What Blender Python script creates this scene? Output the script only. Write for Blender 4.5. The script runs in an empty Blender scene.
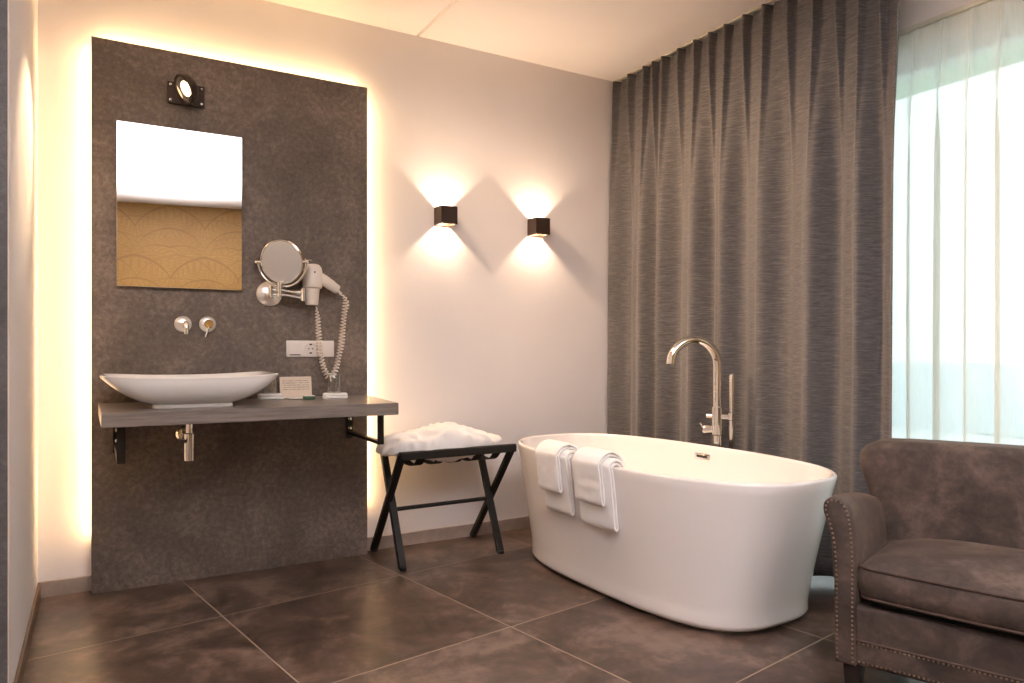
import bpy, bmesh, math, random
from mathutils import Vector, Matrix, noise
random.seed(7)
sc = bpy.context.scene
COL = sc.collection
PI = math.pi
def R(d): return math.radians(d)

# ------------------------------------------------------------------ helpers
def finish(me, smooth=True, angle=35):
    if smooth:
        for p in me.polygons: p.use_smooth = True
        try: me.set_sharp_from_angle(angle=R(angle))
        except Exception: pass

def obj(name, bm, mat, parent=None, smooth=True, angle=35, recalc=True):
    """link a bmesh as one mesh object"""
    if recalc: bmesh.ops.recalc_face_normals(bm, faces=bm.faces[:])
    me = bpy.data.meshes.new(name); bm.to_mesh(me); bm.free()
    finish(me, smooth, angle)
    if mat: me.materials.append(mat)
    o = bpy.data.objects.new(name, me); COL.objects.link(o)
    if parent: o.parent = parent
    return o

def tag(o, label=None, cat=None, group=None, kind=None):
    if label: o['label'] = label
    if cat: o['category'] = cat
    if group: o['group'] = group
    if kind: o['kind'] = kind
    return o

def thing(name, label, cat, loc=(0, 0, 0), rz=0, group=None):
    o = bpy.data.objects.new(name, None); COL.objects.link(o)
    o.empty_display_size = .05
    o.location = loc; o.rotation_euler = (0, 0, rz)
    return tag(o, label, cat, group)

def struct(name, bm, mat, smooth=False):
    return tag(obj(name, bm, mat, None, smooth), kind='structure')

def add_box(bm, x0, x1, y0, y1, z0, z1, bevel=0, seg=2):
    M = Matrix.Translation(((x0+x1)/2, (y0+y1)/2, (z0+z1)/2)) @ Matrix.Diagonal((x1-x0, y1-y0, z1-z0, 1))
    r = bmesh.ops.create_cube(bm, size=1, matrix=M)
    if bevel:
        vs = set(r['verts']); es = [e for e in bm.edges if e.verts[0] in vs and e.verts[1] in vs]
        bmesh.ops.bevel(bm, geom=es, offset=bevel, segments=seg, profile=.5, affect='EDGES', clamp_overlap=True)

def box(x0, x1, y0, y1, z0, z1, bevel=0, seg=2):
    bm = bmesh.new(); add_box(bm, x0, x1, y0, y1, z0, z1, bevel, seg); return bm

def add_loft(bm, rings, cap0=True, cap1=True, closed=True):
    vs = [[bm.verts.new(p) for p in ring] for ring in rings]
    n = len(rings[0])
    for a, b in zip(vs[:-1], vs[1:]):
        for i in range(n if closed else n-1):
            j = (i+1) % n
            try: bm.faces.new((a[i], a[j], b[j], b[i]))
            except ValueError: pass
    if cap0 and n > 2: bm.faces.new(list(reversed(vs[0])))
    if cap1 and n > 2: bm.faces.new(vs[-1])
    return vs

def catmull(pts, sub=8):
    pts = [Vector(p) for p in pts]
    P = [pts[0]*2-pts[1]] + pts + [pts[-1]*2-pts[-2]]
    out = []
    for i in range(1, len(P)-2):
        p0, p1, p2, p3 = P[i-1:i+3]
        for k in range(sub):
            t = k/sub
            out.append(.5*((2*p1)+(-p0+p2)*t+(2*p0-5*p1+4*p2-p3)*t*t+(-p0+3*p1-3*p2+p3)*t**3))
    out.append(pts[-1]); return out

def frames(path, up=None):
    """parallel transport frames"""
    path = [Vector(p) for p in path]; n = len(path); T = []
    for i in range(n):
        a = path[max(0, i-1)]; b = path[min(n-1, i+1)]
        T.append((b-a).normalized())
    u = Vector(up) if up else (Vector((0, 0, 1)) if abs(T[0].z) < .9 else Vector((1, 0, 0)))
    N = (u - T[0]*u.dot(T[0])).normalized(); fr = []
    for i in range(n):
        N = (N - T[i]*N.dot(T[i])).normalized()
        fr.append((path[i], T[i], N, T[i].cross(N)))
    return fr

def add_tube(bm, path, r, seg=12, cap=True, rx=None):
    fr = frames(path); rings = []
    for i, (p, T, N, B) in enumerate(fr):
        rr = r[i] if isinstance(r, (list, tuple)) else r
        rings.append([p + N*rr*math.cos(2*PI*k/seg) + B*(rx or rr)*math.sin(2*PI*k/seg) for k in range(seg)])
    add_loft(bm, rings, cap, cap)

def tube(path, r, seg=12):
    bm = bmesh.new(); add_tube(bm, path, r, seg); return bm

def add_lathe(bm, prof, M=None, seg=32, cap0=True, cap1=True):
    """prof: (radius, height) pairs about local z, M places it"""
    M = M or Matrix()
    rings = [[M @ Vector((r*math.cos(2*PI*k/seg), r*math.sin(2*PI*k/seg), h)) for k in range(seg)] for r, h in prof]
    add_loft(bm, rings, cap0, cap1)

def lathe(prof, M=None, seg=32, cap0=True, cap1=True):
    bm = bmesh.new(); add_lathe(bm, prof, M, seg, cap0, cap1); return bm

def aim(p, d):
    """matrix with local z along d, origin at p"""
    return Matrix.Translation(p) @ Vector(d).normalized().to_track_quat('Z', 'Y').to_matrix().to_4x4()

def superel(a, b, n, N=96, cx=0, cy=0, z=0):
    out = []
    for k in range(N):
        t = 2*PI*k/N; ct, st = math.cos(t), math.sin(t)
        out.append(Vector((cx+a*math.copysign(abs(ct)**(2/n), ct), cy+b*math.copysign(abs(st)**(2/n), st), z)))
    return out

def beam(bm, a, b, w, h, up=(0, 0, 1), bevel=.003):
    """square bar from a to b"""
    a, b = Vector(a), Vector(b); T = (b-a).normalized(); U = Vector(up)
    N = (U-T*U.dot(T)).normalized(); B = T.cross(N); rings = []
    c = bevel
    prof = [(-w/2+c, -h/2), (w/2-c, -h/2), (w/2, -h/2+c), (w/2, h/2-c), (w/2-c, h/2), (-w/2+c, h/2), (-w/2, h/2-c), (-w/2, -h/2+c)]
    for p in (a, b): rings.append([p + B*x + N*y for x, y in prof])
    add_loft(bm, rings)

def beam_bm(*a, **k):
    bm = bmesh.new(); beam(bm, *a, **k); return bm

def inset_loop(pts, d):
    """offset a 2D closed loop inward by d (ccw)"""
    n = len(pts); out = []
    for i in range(n):
        a = Vector(pts[i-1]); b = Vector(pts[(i+1) % n]); t = (b-a)
        if t.length < 1e-9: t = Vector((1, 0))
        t.normalize(); nrm = Vector((-t.y, t.x))
        out.append(Vector(pts[i]) + nrm*d)
    return out

def resample(pts, N):
    """closed 2D loop at equal arc length"""
    P = [Vector(p) for p in pts]; P.append(P[0]); L = [0]
    for a, b in zip(P[:-1], P[1:]): L.append(L[-1]+(b-a).length)
    out = []; j = 0
    for k in range(N):
        s = L[-1]*k/N
        while L[j+1] < s: j += 1
        f = (s-L[j])/max(1e-9, L[j+1]-L[j]); out.append(P[j].lerp(P[j+1], f))
    return out

# ------------------------------------------------------------------ materials
def lin(c):
    return tuple(((v/255+.055)/1.055)**2.4 if v/255 > .04045 else v/255/12.92 for v in c)

class NT:
    def __init__(s, name):
        s.m = bpy.data.materials.new(name); s.m.use_nodes = True
        s.t = s.m.node_tree; s.t.nodes.clear()
        s.out = s.n('ShaderNodeOutputMaterial')
    def n(s, kind, **kw):
        nd = s.t.nodes.new(kind)
        for k, v in kw.items():
            if k.startswith('_'): setattr(nd, k[1:], v)
            else: nd.inputs[k.replace('__', ' ')].default_value = v
        return nd
    def l(s, a, b): s.t.links.new(a, b)
    def ramp(s, fac, stops, interp='LINEAR'):
        r = s.n('ShaderNodeValToRGB'); r.color_ramp.interpolation = interp
        el = r.color_ramp.elements
        while len(el) < len(stops): el.new(.5)
        for e, (p, c) in zip(el, stops): e.position = p; e.color = (*c, 1) if len(c) == 3 else c
        s.l(fac, r.inputs[0]); return r
    def math(s, op, a, b=None, c=None):
        nd = s.n('ShaderNodeMath', _operation=op)
        for i, v in enumerate((a, b, c)):
            if v is None: continue
            if isinstance(v, (int, float)): nd.inputs[i].default_value = v
            else: s.l(v, nd.inputs[i])
        return nd.outputs[0]
    def coord(s, scale=(1, 1, 1), rot=(0, 0, 0), loc=(0, 0, 0)):
        tc = s.n('ShaderNodeTexCoord'); mp = s.n('ShaderNodeMapping')
        mp.inputs['Scale'].default_value = scale; mp.inputs['Rotation'].default_value = rot; mp.inputs['Location'].default_value = loc
        s.l(tc.outputs['Object'], mp.inputs[0]); return mp.outputs[0]
    def noise(s, co, scale, detail=4, rough=.55, dist=0):
        nd = s.n('ShaderNodeTexNoise', Scale=scale, Detail=detail, Roughness=rough, Distortion=dist)
        s.l(co, nd.inputs['Vector']); return nd.outputs['Fac']
    def bump(s, h, strength=.2, dist=.01):
        b = s.n('ShaderNodeBump', Strength=strength, Distance=dist); s.l(h, b.inputs['Height']); return b.outputs[0]
    def bsdf(s, **kw):
        b = s.n('ShaderNodeBsdfPrincipled')
        for k, v in kw.items(): b.inputs[k.replace('__', ' ')].default_value = v
        s.l(b.outputs[0], s.out.inputs[0]); return b

def mat_plain(name, c1, c2=None, scale=20, rough=.5, metal=0, bump=.0, bscale=None, **kw):
    """two-tone noise colour with optional bump"""
    t = NT(name); co = t.coord(); b = t.bsdf(Roughness=rough, Metallic=metal, **kw)
    c2 = c2 or tuple(min(255, v*1.06+2) for v in c1)
    nz = t.noise(co, scale); r = t.ramp(nz, [(.3, lin(c1)), (.7, lin(c2))]); t.l(r.outputs[0], b.inputs['Base Color'])
    if bump:
        t.l(t.bump(t.noise(co, bscale or scale*4), bump, .004), b.inputs['Normal'])
    return t.m

M = {}
M['wall'] = mat_plain('painted_wall', (234, 229, 228), (237, 232, 231), 3, .8, bump=.06, bscale=250)
M['ceiling'] = mat_plain('painted_ceiling', (242, 236, 233), (245, 240, 237), 3, .9, bump=.12, bscale=160)
M['wall_white'] = mat_plain('painted_window_wall', (228, 220, 214), None, 3, .8)
M['chrome'] = mat_plain('chrome', (222, 218, 212), (232, 228, 222), 5, .07, 1)
M['satin'] = mat_plain('satin_chrome', (236, 233, 230), (242, 240, 237), 5, .34, 1)
M['steel'] = mat_plain('polished_steel', (190, 186, 180), (205, 200, 195), 9, .16, 1)
M['black_metal'] = mat_plain('black_metal', (22, 19, 17), (30, 26, 23), 30, .4, .3)
M['bronze'] = mat_plain('dark_bronze', (50, 37, 29), (60, 45, 36), 30, .5, .3)
M['black_wood'] = mat_plain('black_lacquered_wood', (13, 12, 12), (19, 17, 16), 25, .5)
M['webbing'] = mat_plain('black_webbing', (16, 15, 15), (24, 22, 22), 300, .8, bump=.3)
M['porcelain'] = mat_plain('porcelain', (232, 230, 227), (236, 234, 231), 3, .12, Coat__Weight=.4, Coat__Roughness=.05)
M['acrylic'] = mat_plain('white_acrylic', (236, 232, 230), (239, 235, 233), 2, .13, Coat__Weight=.5, Coat__Roughness=.06)
M['plastic'] = mat_plain('cream_plastic', (232, 222, 210), (236, 227, 216), 10, .35)
M['socket'] = mat_plain('white_plastic', (233, 227, 221), (237, 231, 226), 10, .3)
M['slot'] = mat_plain('dark_slot', (46, 43, 41), (56, 52, 50), 10, .6)
M['green'] = mat_plain('green_wrapper', (58, 96, 74), (78, 112, 90), 60, .45)
M['soap'] = mat_plain('pale_wrapper', (222, 212, 198), (230, 221, 208), 40, .5)
M['cloth'] = mat_plain('white_linen', (236, 233, 231), (241, 238, 236), 40, .9, bump=.25, bscale=400)
M['baseboard'] = mat_plain('grey_tile_skirting', (150, 136, 127), (170, 155, 145), 14, .45, bump=.05)
M['brown_trim'] = mat_plain('brown_skirting', (104, 82, 66), (122, 98, 80), 14, .5)
M['edge_trim'] = mat_plain('beige_corner_trim', (196, 180, 168), None, 10, .5)
M['dark_leg'] = mat_plain('dark_stained_wood', (26, 20, 18), (38, 29, 25), 20, .4)
M['frame_white'] = mat_plain('white_window_frame', (224, 228, 226), None, 6, .4)
M['rail'] = mat_plain('cream_curtain_rail', (205, 200, 182), (214, 209, 192), 12, .45)
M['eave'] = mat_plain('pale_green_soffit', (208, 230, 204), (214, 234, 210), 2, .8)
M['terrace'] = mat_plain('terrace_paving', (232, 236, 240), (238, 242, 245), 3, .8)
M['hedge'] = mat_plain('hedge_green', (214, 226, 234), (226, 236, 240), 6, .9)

def mat_terry():
    t = NT('white_terry'); co = t.coord(); b = t.bsdf(Roughness=.95, Sheen__Weight=.3)
    r = t.ramp(t.noise(co, 300, 2), [(.3, lin((240, 238, 237))), (.7, lin((249, 248, 247)))]); t.l(r.outputs[0], b.inputs['Base Color'])
    t.l(t.bump(t.noise(co, 260, 2), .3, .003), b.inputs['Normal']); return t.m
M['terry'] = mat_terry()

def mat_panel(name, tones, rough=.62):
    t = NT(name); co = t.coord(); b = t.bsdf(Roughness=rough)
    big = t.noise(co, 2.4, 6, .6, .4); fine = t.noise(co, 42, 5, .75, .3)
    mix = t.math('ADD', t.math('MULTIPLY', big, .5), t.math('MULTIPLY', fine, .5))
    r = t.ramp(mix, [(.36, lin(tones[0])), (.5, lin(tones[1])), (.62, lin(tones[2]))]); t.l(r.outputs[0], b.inputs['Base Color'])
    t.l(t.bump(t.noise(co, 55, 6, .7), .55, .006), b.inputs['Normal']); return t.m
M['slate'] = mat_panel('slate_panel', [(84, 76, 70), (110, 99, 91), (142, 129, 119)])
M['slate_wall'] = mat_panel('slate_tile_wall', [(70, 69, 69), (84, 82, 82), (102, 100, 100)], .5)
M['counter'] = mat_panel('taupe_laminate', [(100, 88, 80), (116, 103, 95), (130, 117, 108)], .34)

def mat_counter():
    t = NT('counter_woodgrain'); co = t.coord((3, 40, 40)); b = t.bsdf(Roughness=.3)
    n1 = t.noise(co, 2, 5, .6); r = t.ramp(n1, [(.3, lin((110, 102, 97))), (.7, lin((142, 133, 127)))]); t.l(r.outputs[0], b.inputs['Base Color'])
    t.l(t.bump(n1, .06, .003), b.inputs['Normal']); return t.m
M['counter'] = mat_counter()

def mat_floor():
    t = NT('porcelain_floor_tiles')
    a = R(9.45); S = .846
    # tile frame: origin at a grout crossing, rotated against the walls
    ca, sa = math.cos(a), math.sin(a)
    ox, oy = 1.289, -.502
    tc = t.n('ShaderNodeTexCoord'); sep = t.n('ShaderNodeSeparateXYZ'); t.l(tc.outputs['Object'], sep.inputs[0])
    X = t.math('SUBTRACT', sep.outputs[0], ox); Y = t.math('SUBTRACT', sep.outputs[1], oy)
    u = t.math('ADD', t.math('MULTIPLY', X, ca/S), t.math('MULTIPLY', Y, sa/S))
    v = t.math('ADD', t.math('MULTIPLY', X, -sa/S), t.math('MULTIPLY', Y, ca/S))
    def dist(w):
        f = t.math('FRACT', t.math('ADD', w, 100.5)); return t.math('ABSOLUTE', t.math('SUBTRACT', f, .5))
    d = t.math('MINIMUM', dist(u), dist(v))
    g = t.n('ShaderNodeMapRange', _interpolation_type='SMOOTHSTEP'); g.inputs['From Min'].default_value = .0022; g.inputs['From Max'].default_value = .0042
    t.l(d, g.inputs[0]); tile = g.outputs[0]
    cu = t.math('FLOOR', t.math('ADD', u, .0)); cv = t.math('FLOOR', v)
    cid = t.n('ShaderNodeCombineXYZ'); t.l(cu, cid.inputs[0]); t.l(cv, cid.inputs[1])
    wn = t.n('ShaderNodeTexWhiteNoise', _noise_dimensions='3D'); t.l(cid.outputs[0], wn.inputs[0])
    sh = t.n('ShaderNodeVectorMath', _operation='SCALE'); t.l(wn.outputs['Color'], sh.inputs[0]); sh.inputs['Scale'].default_value = 9
    ad = t.n('ShaderNodeVectorMath', _operation='ADD'); t.l(tc.outputs['Object'], ad.inputs[0]); t.l(sh.outputs[0], ad.inputs[1])
    n1 = t.noise(ad.outputs[0], 3.6, 8, .68, .5); n2 = t.noise(ad.outputs[0], 16, 4, .55)
    mx = t.math('ADD', t.math('MULTIPLY', n1, .72), t.math('MULTIPLY', n2, .28))
    mx = t.math('ADD', mx, t.math('MULTIPLY', t.math('SUBTRACT', wn.outputs['Value'], .5), .06))
    r = t.ramp(mx, [(.38, lin((60, 46, 39))), (.5, lin((88, 70, 60))), (.62, lin((128, 107, 94)))])
    m = t.n('ShaderNodeMix', _data_type='RGBA'); t.l(tile, m.inputs[0]); m.inputs[6].default_value = (*lin((168, 150, 132)), 1); t.l(r.outputs[0], m.inputs[7])
    b = t.bsdf(Roughness=.34, IOR=1.6); t.l(m.outputs[2], b.inputs['Base Color'])
    rr = t.math('MULTIPLY_ADD', n2, .10, .285); rr2 = t.math('MULTIPLY_ADD', t.math('SUBTRACT', 1, tile), .4, rr); t.l(rr2, b.inputs['Roughness'])
    h = t.math('ADD', t.math('MULTIPLY', tile, .6), t.math('MULTIPLY', n1, .05)); t.l(t.bump(h, .2, .003), b.inputs['Normal'])
    return t.m
M['floor'] = mat_floor()

def mat_curtain():
    t = NT('grey_slub_curtain'); b = t.bsdf(Roughness=.85, Sheen__Weight=.25)
    s1 = t.noise(t.coord((14, 14, 260)), 1, 3, .6); s2 = t.noise(t.coord((40, 40, 600)), 1, 2, .6)
    mx = t.math('ADD', t.math('MULTIPLY', s1, .6), t.math('MULTIPLY', s2, .4))
    r = t.ramp(mx, [(.34, lin((70, 69, 71))), (.5, lin((92, 89, 89))), (.66, lin((124, 118, 114)))]); t.l(r.outputs[0], b.inputs['Base Color'])
    t.l(t.bump(mx, .3, .004), b.inputs['Normal']); return t.m
M['curtain'] = mat_curtain()

def mat_sheer():
    t = NT('sheer_voile'); co = t.coord((60, 60, 3))
    tr = t.n('ShaderNodeBsdfTransparent'); tl = t.n('ShaderNodeBsdfTranslucent'); df = t.n('ShaderNodeBsdfDiffuse')
    tr.inputs[0].default_value = (.96, .97, .96, 1)
    r = t.ramp(t.noise(co, 5), [(.3, lin((238, 236, 226))), (.7, lin((247, 245, 238)))])
    t.l(r.outputs[0], tl.inputs[0]); t.l(r.outputs[0], df.inputs[0])
    m1 = t.n('ShaderNodeMixShader', Fac=.4); t.l(tl.outputs[0], m1.inputs[1]); t.l(df.outputs[0], m1.inputs[2])
    lw = t.n('ShaderNodeLayerWeight', Blend=.5); fo = t.math('MULTIPLY_ADD', t.math('POWER', lw.outputs['Facing'], 1.2), .5, .52); m2 = t.n('ShaderNodeMixShader'); t.l(fo, m2.inputs[0]); t.l(tr.outputs[0], m2.inputs[1]); t.l(m1.outputs[0], m2.inputs[2])
    t.l(m2.outputs[0], t.out.inputs[0]); return t.m
M['sheer'] = mat_sheer()

def mat_velvet():
    t = NT('brown_velvet'); co = t.coord(); b = t.bsdf(Roughness=.75, Sheen__Weight=.3, Sheen__Roughness=.35)
    b.inputs['Sheen Tint'].default_value = (*lin((205, 180, 165)), 1)
    n1 = t.noise(co, 8.5, 7, .66, .35); n2 = t.noise(co, 55, 4, .6)
    mx = t.math('ADD', t.math('MULTIPLY', n1, .8), t.math('MULTIPLY', n2, .2))
    r = t.ramp(mx, [(.36, lin((50, 40, 36))), (.5, lin((72, 59, 53))), (.64, lin((100, 84, 76)))]); t.l(r.outputs[0], b.inputs['Base Color'])
    t.l(t.bump(n2, .15, .004), b.inputs['Normal']); return t.m
M['velvet'] = mat_velvet()
M['piping'] = mat_plain('dark_velvet_piping', (62, 47, 41), (78, 60, 52), 30, .8)
M['nail'] = mat_plain('aged_brass', (150, 132, 112), (176, 156, 134), 40, .3, 1)
M['stitch'] = mat_plain('underside_fabric', (16, 14, 14), (22, 20, 20), 30, .9)

def mat_glass(name, tint=(1, 1, 1), gl=.1, rough=.02):
    t = NT(name); tr = t.n('ShaderNodeBsdfTransparent'); g = t.n('ShaderNodeBsdfGlossy', Roughness=rough)
    tr.inputs[0].default_value = (*tint, 1)
    lw = t.n('ShaderNodeLayerWeight', Blend=.35); f = t.math('MULTIPLY_ADD', lw.outputs['Facing'], .55, gl)
    m = t.n('ShaderNodeMixShader'); t.l(f, m.inputs[0]); t.l(tr.outputs[0], m.inputs[1]); t.l(g.outputs[0], m.inputs[2]); t.l(m.outputs[0], t.out.inputs[0]); return t.m
M['pane'] = mat_glass('window_glass', (.93, .98, .96), .03)
M['tumbler'] = mat_glass('tumbler_glass', (.93, .93, .92), .12)
def mat_mirror():
    t = NT('mirror_silver'); co = t.coord(); b = t.bsdf(Metallic=1, Roughness=.015)
    r = t.ramp(t.noise(co, 2), [(.3, (.90, .91, .91)), (.7, (.92, .93, .93))]); t.l(r.outputs[0], b.inputs['Base Color']); return t.m
M['mirror'] = mat_mirror()

def mat_emit(name, col, strength):
    t = NT(name); e = t.n('ShaderNodeEmission', Strength=strength); e.inputs[0].default_value = (*col, 1); t.l(e.outputs[0], t.out.inputs[0]); return t.m
WARM = (1.0, .62, .27); WARM2 = (1.0, .70, .47)
M['led'] = mat_emit('led_tape', (1.0, .64, .31), 13)
M['bulb_spot'] = mat_emit('spot_glow', (1.0, .74, .45), 2.2)
M['bulb'] = mat_emit('lamp_glow', (1.0, .80, .52), 22)

def mat_card():
    t = NT('printed_card'); tc = t.n('ShaderNodeTexCoord'); sep = t.n('ShaderNodeSeparateXYZ'); t.l(tc.outputs['Object'], sep.inputs[0])
    b = t.bsdf(Roughness=.6)
    z = sep.outputs[2]; x = sep.outputs[0]
    line = t.math('LESS_THAN', t.math('FRACT', t.math('MULTIPLY', z, 95)), .34)
    words = t.math('GREATER_THAN', t.noise(t.coord((140, 1, 95)), 1.0, 1), .43)
    inx = t.math('LESS_THAN', t.math('ABSOLUTE', x), .066); inz = t.math('MULTIPLY', t.math('GREATER_THAN', z, .042), t.math('LESS_THAN', z, .096))
    f = t.math('MULTIPLY', t.math('MULTIPLY', line, words), t.math('MULTIPLY', inx, inz))
    m = t.n('ShaderNodeMix', _data_type='RGBA'); t.l(f, m.inputs[0]); m.inputs[6].default_value = (*lin((226, 210, 192)), 1); m.inputs[7].default_value = (*lin((160, 143, 128)), 1)
    t.l(m.outputs[2], b.inputs['Base Color']); return t.m
M['card'] = mat_card()

def mat_wallpaper():
    """golden wallpaper with arching fronds"""
    t = NT('gold_frond_wallpaper'); b = t.bsdf(Roughness=.5)
    tc = t.n('ShaderNodeTexCoord'); sep = t.n('ShaderNodeSeparateXYZ'); t.l(tc.outputs['Object'], sep.inputs[0])
    def layer(cw, ch, ox, oz):
        px = t.math('MULTIPLY', t.math('ADD', sep.outputs[0], ox), 1/cw); row = t.math('MULTIPLY', t.math('ADD', sep.outputs[2], oz), 1/ch)
        px = t.math('ADD', px, t.math('MULTIPLY', t.math('FLOOR', row), .5))
        p = t.math('SUBTRACT', t.math('FRACT', t.math('ADD', px, 50)), .5); q = t.math('FRACT', t.math('ADD', row, 50))
        p = t.math('MULTIPLY', p, cw); q = t.math('MULTIPLY', q, ch)
        ap = t.math('ABSOLUTE', p)
        # curved frond families fan out of the base of each cell
        r2 = t.math('SQRT', t.math('ADD', t.math('MULTIPLY', p, p), t.math('MULTIPLY', q, q)))
        ang = t.math('ARCTAN2', ap, q)
        w = t.math('SUBTRACT', ang, t.math('MULTIPLY', r2, 1.5))
        rib = t.math('SINE', t.math('MULTIPLY', w, 10)); rt = t.math('ABSOLUTE', t.math('SUBTRACT', t.math('FRACT', t.math('ADD', t.math('MULTIPLY', w, 10/6.2832), 20.25)), .5))
        hatch = t.math('SINE', t.math('ADD', t.math('MULTIPLY', r2, 105), t.math('MULTIPLY', rt, 26)))
        a1 = t.math('GREATER_THAN', rib, .95); a2 = t.math('MULTIPLY', t.math('GREATER_THAN', hatch, .35), t.math('LESS_THAN', rib, .8))
        return t.math('ADD', t.math('MULTIPLY', a1, .75), t.math('MULTIPLY', a2, .42))
    f = t.math('MAXIMUM', layer(.78, .62, .1, .2), t.math('MULTIPLY', layer(.9, .74, .47, .55), .6))
    nz = t.noise(tc.outputs['Object'], 2.5, 5, .6)
    base = t.ramp(nz, [(.3, lin((150, 110, 48))), (.7, lin((166, 126, 60)))])
    m = t.n('ShaderNodeMix', _data_type='RGBA'); t.l(t.math('MULTIPLY', f, .62), m.inputs[0]); t.l(base.outputs[0], m.inputs[6]); m.inputs[7].default_value = (*lin((108, 74, 26)), 1)
    t.l(m.outputs[2], b.inputs['Base Color']); return t.m
M['wallpaper'] = mat_wallpaper()

# ------------------------------------------------------------------ the room (x along the back wall, y away from it is negative)
H = 2.88; XL = -.22; XR = 3.2; YF = -6.9; XJ = -1.9
def quad(pts, t=None):
    bm = bmesh.new(); bm.faces.new([bm.verts.new(p) for p in pts]); return bm
struct('floor', box(XJ-.2, XR+.0, YF-.2, .2, -.12, 0), M['floor'])
def ceiling_bm():
    bm = bmesh.new(); g = 1.588
    # slabs with a V joint between them
    prof = [(XJ-.2, H), (g-.010, H), (g-.003, H+.014), (g+.003, H+.014), (g+.010, H), (XR+.2, H), (XR+.2, H+.15), (XJ-.2, H+.15)]
    add_loft(bm, [[Vector((x, y, z)) for x, z in prof] for y in (YF-.2, .2)]); return bm
struct('ceiling', ceiling_bm(), M['ceiling'])
struct('wall_back', box(XL, XR+.2, 0, .2, 0, H), M['wall'])
struct('wall_left', box(XL-.2, XL, -1.25, .2, 0, H), M['wall'])
struct('wall_left_slate', box(XJ, XL-.001, -1.262, -1.245, 0, H), M['slate_wall'])
struct('trim_1', box(XL-.001, XL+.003, -1.263, -1.25, 0, H), M['edge_trim'])
struct('wall_alcove', box(XJ, XL-.2, -1.245, -1.1, 0, H), M['wall'])
struct('wall_side', box(XJ-.2, XJ, YF, -1.1, 0, H), M['wall'])
wf = struct('wall_front', box(-3.2, 2.5, -.2, 0, 0, H), M['wallpaper']); wf.location = (.9, -6.15, 0); wf.rotation_euler = (0, 0, R(9.45))
WY0, WY1, WZ = -5.5, -1.0, 2.46            # window opening in the right wall
def wall_right():
    bm = bmesh.new()
    add_box(bm, XR, XR+.25, WY1, 0, 0, H); add_box(bm, XR, XR+.25, YF, WY0, 0, H); add_box(bm, XR, XR+.25, WY0, WY1, WZ, H)
    return bm
struct('wall_right', wall_right(), M['wall_white'])
def window_frame():
    bm = bmesh.new(); x0, x1 = XR+.08, XR+.15
    add_box(bm, x0, x1, WY0, WY1, 0, .07, .006); add_box(bm, x0, x1, WY0, WY1, WZ-.07, WZ, .006)
    for y in (WY0, -4.05, -2.55, WY1-.07): add_box(bm, x0, x1, y, y+.07, .07, WZ-.07, .006)
    return bm
w = struct('window_1', window_frame(), M['frame_white'])
obj('window_pane', box(XR+.11, XR+.12, WY0+.07, WY1-.07, .07, WZ-.07), M['pane'], w, False)
struct('baseboard_back', box(XL, XR, -.015, -.0005, 0, .07, .002), M['baseboard'])
struct('baseboard_left', box(XL+.0005, XL+.012, -1.245, -.016, 0, .07, .002), M['brown_trim'])
# outside: terrace, eave and a far hedge, seen through the voile
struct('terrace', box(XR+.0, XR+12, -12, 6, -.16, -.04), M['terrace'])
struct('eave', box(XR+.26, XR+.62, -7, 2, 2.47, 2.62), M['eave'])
def hedge():
    bm = bmesh.new(); rings = []
    for i in range(60):
        y = -11+i*.28; ring = []
        for k in range(20):
            a = PI*k/19
            p = Vector((XR+7.5+.45*math.cos(a), y, -.04+.95*math.sin(a)**.6)); p += .1*noise.noise_vector(p*2.1); p.z = max(p.z, -.04) if k in (0, 19) else p.z
            ring.append(p)
        rings.append(ring)
    add_loft(bm, rings); return bm
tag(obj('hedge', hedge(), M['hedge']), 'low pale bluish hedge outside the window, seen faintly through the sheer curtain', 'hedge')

# ------------------------------------------------------------------ stone vanity panel with led tape behind
PF = -.068; PX0, PX1, PH = -.015, 1.268, 2.508
pan = thing('stone_splashback', 'tall dark grey stone panel with glowing edges standing against the back wall', 'wall panel', (.627, PF, 0))
def chld(name, bm, mat, par, **k):
    """geometry given in room coordinates, parented to a thing that is only translated/rotated"""
    Mi = par_inv(par)
    bm.transform(Mi); return obj(name, bm, mat, par, **k)
def par_inv(par):
    m = Matrix(); p = par
    while p:
        m = (Matrix.Translation(p.location) @ p.rotation_euler.to_matrix().to_4x4() @ Matrix.Diagonal((*p.scale, 1))) @ m; p = p.parent
    return m.inverted()
chld('slab', box(PX0, PX1, PF, PF+.018, 0, PH, .0015), M['slate'], pan)
yb = PF+.0185
chld('led_strip', box(PX0+.012, PX0+.018, yb, yb+.022, .25, PH-.03), M['led'], pan, smooth=False)
chld('led_strip', box(PX1-.018, PX1-.012, yb, yb+.022, .25, PH-.03), M['led'], pan, smooth=False)
chld('led_strip', box(PX0+.03, PX1-.03, yb, yb+.022, PH-.018, PH-.012), M['led'], pan, smooth=False)
bm = bmesh.new()
for x in (PX0+.2, .62, PX1-.2):
    add_box(bm, x-.03, x+.03, yb, -.0005, .1, PH-.2)
chld('mounting_batten', bm, M['black_metal'], pan, smooth=False)

# ------------------------------------------------------------------ wall mirror
mir = thing('wall_mirror', 'frameless rectangular mirror hung on the stone panel above the basin', 'mirror', (.353, PF, 1.39))
chld('backing', box(.094, .613, PF-.022, PF-.0005, 1.40, 2.125), M['black_metal'], mir, smooth=False)
chld('glass', box(.084, .623, PF-.03, PF-.0225, 1.389, 2.137, .0012), M['mirror'], mir, smooth=False)

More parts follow.
